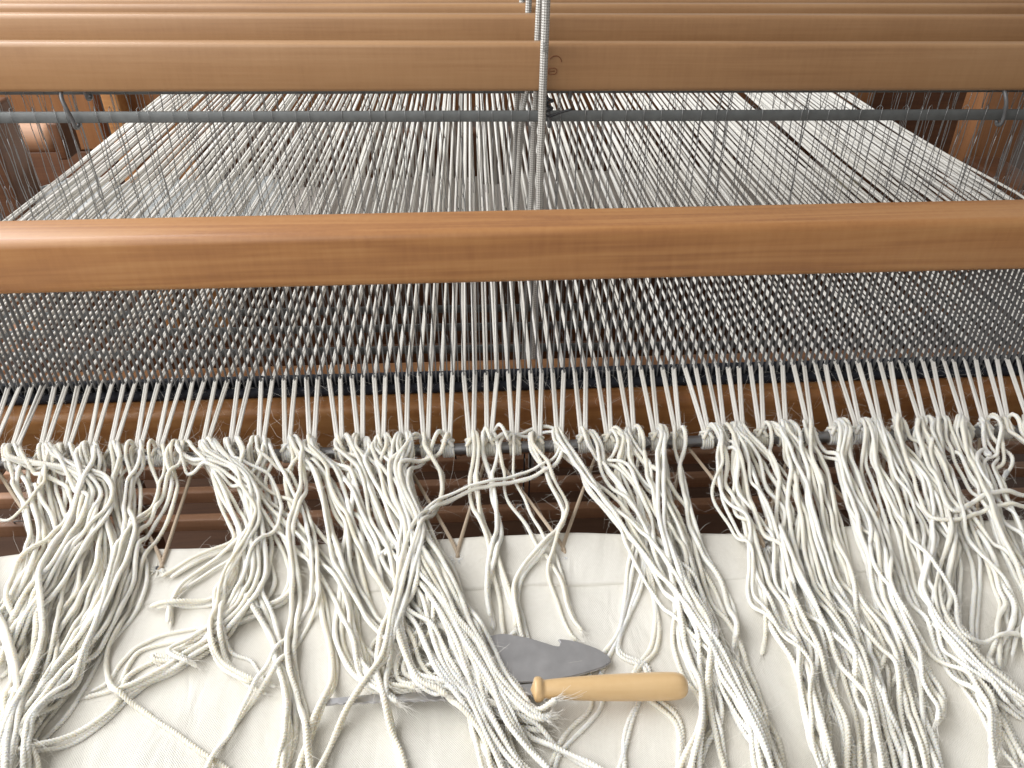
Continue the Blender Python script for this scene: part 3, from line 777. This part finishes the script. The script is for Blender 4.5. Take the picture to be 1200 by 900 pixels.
for i in list(range(NB0, 0))+list(range(43, NB1)):         # beyond the frame
    p = 600+(KX[i]-KX[21])/(kp)*27.7
    g(('i', i), 3, (p+random.gauss(0, 12), 600), (p+random.gauss(6, 18), 680), (p+random.gauss(12, 25), 760), (p+random.gauss(20, 35), 850))

R_T = .00152; STEP = .0016; YPITCH = .0052
TAILS = {}; FLOP = {}; FLOPS = {}
for (k, n, pts, opt) in G:
    if isinstance(k, tuple): bi = k[1]; kpx = None
    else:
        bi = int(np.argmin([abs(k-q) for q in KPX])); kpx = KPX[bi]
    off = kpx is None
    kx = KX[bi]
    q0 = np.array([p for p in pts], float)
    if q0[-1, 1] > 880: q0 = np.concatenate([q0, [q0[-1]+(q0[-1]-q0[-2])*1.2]])
    if n >= 3 and not off: n += 1+(random.random() < .4)
    for s in range(n):
        lat = (s-(n-1)/2)*(7.4+random.gauss(0, 1.2)) + random.gauss(0, 1.8)
        q = q0.copy()
        endcut = 1
        pp = spline([(kpx if kpx else q0[0, 0]-6, rod_py(kpx or 600))]+[tuple(v) for v in q], 14)[1:]
        t = np.gradient(pp, axis=0); t /= np.linalg.norm(t, axis=1)[:, None]+1e-9
        nrm = np.stack([-t[:, 1], t[:, 0]], 1)
        m = len(pp); u = np.linspace(0, 1, m)
        spread = .55+.45*np.sin(PI*np.clip(u*1.4, 0, 1)) + .35*noise1(m, 10, 1., 1)
        wig = noise1(m, 6.0, .9, 1.)+noise1(m, 19., 3.2, 1.)
        pp = pp+nrm*(lat*spread+wig*np.clip(u*4, 0, 1))[:, None]
        cut = 1-random.random()*(.08 if not off else .25)
        pp = pp[:max(8, int(m*cut))]
        fy = np.clip((pp[:, 1]-rod_py(pp[:, 0]))/(edge_py(pp[:, 0])-rod_py(pp[:, 0])), 0, 1)
        zz = Z_ROD+(Z_CLOTH-Z_ROD)*fy
        W3 = onz(pp[:, 0], pp[:, 1], zz)
        # out of the knot, up and over, then down
        side = -1 if s % 2 == 0 else 1
        if FLOP.setdefault(bi, random.random()) < .4: side = FLOPS.setdefault(bi, random.choice((-1, 1)))*(.3+random.random()*1.5)
        jit = random.gauss(0, .0008)
        d0 = W3[min(10, len(W3)-1), 0]-kx
        rise = .0075+random.random()*.006
        st = [(kx+side*.0012, Y_ROD+.001, Z_ROD+R_ROD+.0016), (kx+side*.0028+jit+.08*d0, Y_ROD+.003, Z_ROD+R_ROD+rise*.8),
              (kx+side*.0042+jit+.22*d0, Y_ROD-.0035, Z_ROD+R_ROD+rise), (kx+side*.0050+jit+.42*d0, Y_ROD-.0115, Z_ROD+R_ROD+rise*.35)]
        sel = W3[:, 1] < Y_ROD-.020
        if opt.get('loop'): sel = np.arange(len(W3)) > 5
        W3 = W3[sel]
        if len(W3) < 6: continue
        P = resample(np.concatenate([spline(st, 8), W3[2:]]), STEP)
        s_ = arclen(P)
        # smooth plan view
        for _ in range(3): P[1:-1] = .25*P[:-2]+.5*P[1:-1]+.25*P[2:]
        gz = ground(P, R_T, opt.get('under'))
        w = np.clip((s_-.014)/.03, 0, 1)
        if opt.get('loop'): w = np.clip((s_-.012)/.015, 0, 1); gz = np.minimum(np.maximum(gz+.001, P[:, 2]+.006), P[:, 2]+.012)
        z = P[:, 2]*(1-w)+gz*w
        z = np.maximum(z, np.where(w > 0, np.minimum(gz, P[:, 2]+.03*w), z))
        K = 9; ker = np.hanning(K+2)[1:-1]; ker /= ker.sum()
        zp = np.pad(z, K//2, mode='edge')
        mxz = np.max(np.stack([zp[a:a+len(z)] for a in range(K)]), 0)
        z = np.where(w > 0, .35*mxz+.65*z, z)
        z = np.convolve(np.pad(z, K//2, mode='edge'), ker, mode='valid')
        P[:, 2] = z
        stamp(P[6:], R_T*.9)
        TAILS.setdefault(bi, []).append((P, off))

ORD = ['zero', 'first', 'second', 'third', 'fourth', 'fifth', 'sixth', 'seventh', 'eighth', 'ninth', 'tenth', 'eleventh', 'twelfth', 'thirteenth', 'fourteenth', 'fifteenth', 'sixteenth']
def bundle_label(i):
    if i < 0: return 'white warp bundle, the %s from the left edge of the warp' % ORD[min(16, i-NB0+1)]
    if i > 42: return 'white warp bundle, the %s from the right edge of the warp' % ORD[min(16, NB1-i)]
    p = KPX[i]
    if i <= 7: return 'cream bundle in the tangled heap at far left, its knot %s from the left edge' % ORD[i+1]
    if i <= 11: return 'cream bundle with tails fanning over bare cloth, %s knot right of the left heap' % ORD[i-7]
    if i <= 18: return 'cream bundle of the thick sheaf falling over the blades, %s knot from its left' % ORD[i-11]
    if i <= 22: return 'cream bundle with few short tails above the reed hook, %s knot after the thick sheaf' % ORD[i-18]
    if i <= 28: return 'cream bundle swept past the knife handle end, %s knot from its left' % ORD[i-22]
    if i <= 34: return 'cream bundle falling right of the bare cloth patch, %s knot after the exposed rod' % ORD[i-28]
    return 'cream bundle among the long right hand tails, %s visible knot from the right edge' % ORD[43-i]
def fuzz_for(paths, dens, rr, lmean, fray=0):
    """short wool hairs standing off the yarn"""
    mb = MB()
    for P, r in paths:
        s = arclen(P); nh = int(s[-1]*dens)
        if nh < 1: continue
        T, N_, B = frames(P)
        for idx in np.concatenate([RNG.integers(1, len(P)-1, nh), np.full(fray, len(P)-1)]):
            a = RNG.random()*2*PI; d = math.cos(a)*N_[idx]+math.sin(a)*B[idx]
            L = lmean*(.4+RNG.exponential(.8)); tt = T[idx]*RNG.normal(0, .9); k2 = RNG.normal(0, .6, 3)
            if idx == len(P)-1: tt = T[idx]*(.8+RNG.random()); d = d*.35
            p0 = P[idx]+d*r*.7; p1 = p0+(d+tt)*L*.5; p2 = p1+(d*.5+tt+k2)*L*.45; p3 = p2+(tt+k2*1.6)*L*.35
            C = np.array([p0, p1, p2, p3])
            e = np.cross(C[1]-C[0], (0, 0, 1.)); e /= np.linalg.norm(e)+1e-9; e2 = np.cross(e, C[1]-C[0]); e2 /= np.linalg.norm(e2)+1e-9
            rads = np.array([rr, rr, rr*.8, rr*.5])[:, None]
            V = np.stack([C+e*rads, C-e*.5*rads+e2*.87*rads, C-e*.5*rads-e2*.87*rads], 1).reshape(-1, 3)
            i = np.arange(3)[:, None]*3; j = np.arange(3)[None, :]; j2 = (j+1) % 3
            mb.add(V, np.stack([i+j, i+j2, i+3+j2, i+3+j], -1).reshape(-1, 4))
    return mb
Y_BACK = 1.56
SHIFT = {}
def back_x(i, k, x):
    # the raddle at the back gathers the threads in bunches and leaves gaps between
    gidx = math.floor(x/.0265); c = (gidx+.5)*.0265
    return c+(x-c)*.88+random.gauss(0, .0006)
GAPX = float(onz(870, 110, Z_WARP)[0])
for i in range(NB0, NB1):
    kx = KX[i]; vis = -1 <= i <= 43
    org = Vector((kx, Y_ROD, Z_ROD))
    bu = empty('warp_bundle', org, bundle_label(i), 'yarn bundle', 'bundles of warp yarn knotted to the rod')
    fz = []
    for k in range(4):
        xr = group_x(i, k); s = k
        yh = YS[s]+.00725; zh = Z_WARP+SOFF[s]+random.gauss(0, .0018)
        xb = back_x(i, k, xr)
        g_ = xr-GAPX
        xb += .0065*math.copysign(math.exp(-abs(g_)/.03), g_)
        x0 = kx+(k-1.5)*.0013
        start = np.array([x0, Y_ROD+.002, Z_ROD+R_ROD+.0012])
        front = np.array([start, (x0+(xr-x0)*.12, Y_ROD+(Y_REED-Y_ROD)*.10, start[2]+(Z_WARP-start[2])*.10+.0004), (xr, Y_REED, Z_WARP+random.gauss(0, .0006))])
        # fine twisted length from knot to reed, coarse length behind it
        Pf = resample(front, .0016 if vis else .008)
        xh = xr+random.gauss(0, .0011)
        Pb = np.array([(xh, yh, zh), (xh*.8+xb*.2, 1.0, Z_WARP+.4*SOFF[s]+random.gauss(0, .001)), (xb*.7+xh*.3, 1.3, Z_WARP+random.gauss(0, .0012)), (xb, Y_BACK, Z_WARP+.0001)])
        Pb = resample(np.concatenate([[Pf[-1]], Pb]), .03)[1:]
        Pb = np.concatenate([Pb, [(xb, Y_BACK+.035, Z_WARP-.008), (xb, Y_BACK+.052, Z_WARP-.04), (xb, 1.549, CAM_H-.62)]])
        Pall = np.concatenate([Pf, Pb])
        V, Q, T_, uv = tube(Pall, np.interp(Pall[:, 1], (.44, .52, .70, 1.0), (.00118, .00108, .00115, .00172)), sides=6, lobes=0)
        link('warp_thread', mesh_np('warp_thread', V-np.array(org), [Q, T_], M_WARP, True, uv), bu)
        if vis: fz.append((Pf, .0012))
    # knot: the four ends wound round the rod and tied on top
    a = np.linspace(-.3*PI, 2*PI*4.6, 90 if vis else 40)
    cx = kx-.0040+.0080*(a-a[0])/(a[-1]-a[0]); rr = R_ROD+.0011
    P = np.stack([cx, Y_ROD+rr*np.cos(a), Z_ROD+rr*np.sin(a)], 1)
    kb = MB(); V, Q, T_, _ = tube(P, .00105, sides=6); kb.add(V, Q, T_)
    for q in (0, 1):
        sgn = 1-2*q
        P = spline([(kx-sgn*.0042, Y_ROD+.003, Z_ROD+R_ROD+.001), (kx-sgn*.002, Y_ROD+.0015, Z_ROD+R_ROD+.0032), (kx+sgn*.001, Y_ROD-.001, Z_ROD+R_ROD+.0036+.0008*q), (kx+sgn*.0038, Y_ROD-.004, Z_ROD+R_ROD+.001)], 6)
        V, Q, T_, _ = tube(P, .0014, sides=8); kb.add(V, Q, T_)
    o = kb.build('knot', M_YARN, bu); o.location = -org
    for (P, off) in TAILS.get(i, []):
        Pr = resample(P, .00066 if not off else .003)
        s = arclen(Pr)
        rad = R_T*(1+.07*noise1(len(Pr), 12, 1., 1)+random.gauss(0, .09))*np.clip(.55+(s[-1]-s)/.004, .55, 1)
        V, Q, T_, uv = tube(Pr, rad, sides=9 if not off else 6, lobes=3 if not off else 0, depth=.40, pitch=YPITCH)
        link('yarn_tail', mesh_np('yarn_tail', V-np.array(org), [Q, T_], M_YARN, True, uv), bu)
        if not off: fz.append((P, R_T))
    if vis:
        mb = fuzz_for(fz[4:], 430, .00007, .0024, 18)
        mb1 = fuzz_for(fz[:4], 300, .000045, .0018)
        if mb1.n: mb.add(np.concatenate(mb1.v), np.concatenate(mb1.q))
        mb2 = fuzz_for(fz, 24, .00005, .008)
        if mb2.n: mb.add(np.concatenate(mb2.v), np.concatenate(mb2.q))
        o = mb.build('fuzz', M_FUZZ, bu); o.location = -org; o['kind'] = 'stuff'

# small yellowed cards lying under the warp at the right rear
def card(px, py, w, d, label):
    p = onz(px, py, Z_WARP-.02)
    o = board('paper_tag', (-w/2, -d/2, 0), (w/2, d/2, .0008), 0, M_TAG); o.location = p; o.rotation_euler = (.05, 0, .35)
    setp(o, label, 'paper tag')
card(992, 215, .05, .035, 'small yellowed card under the gap in the warp at the right rear')
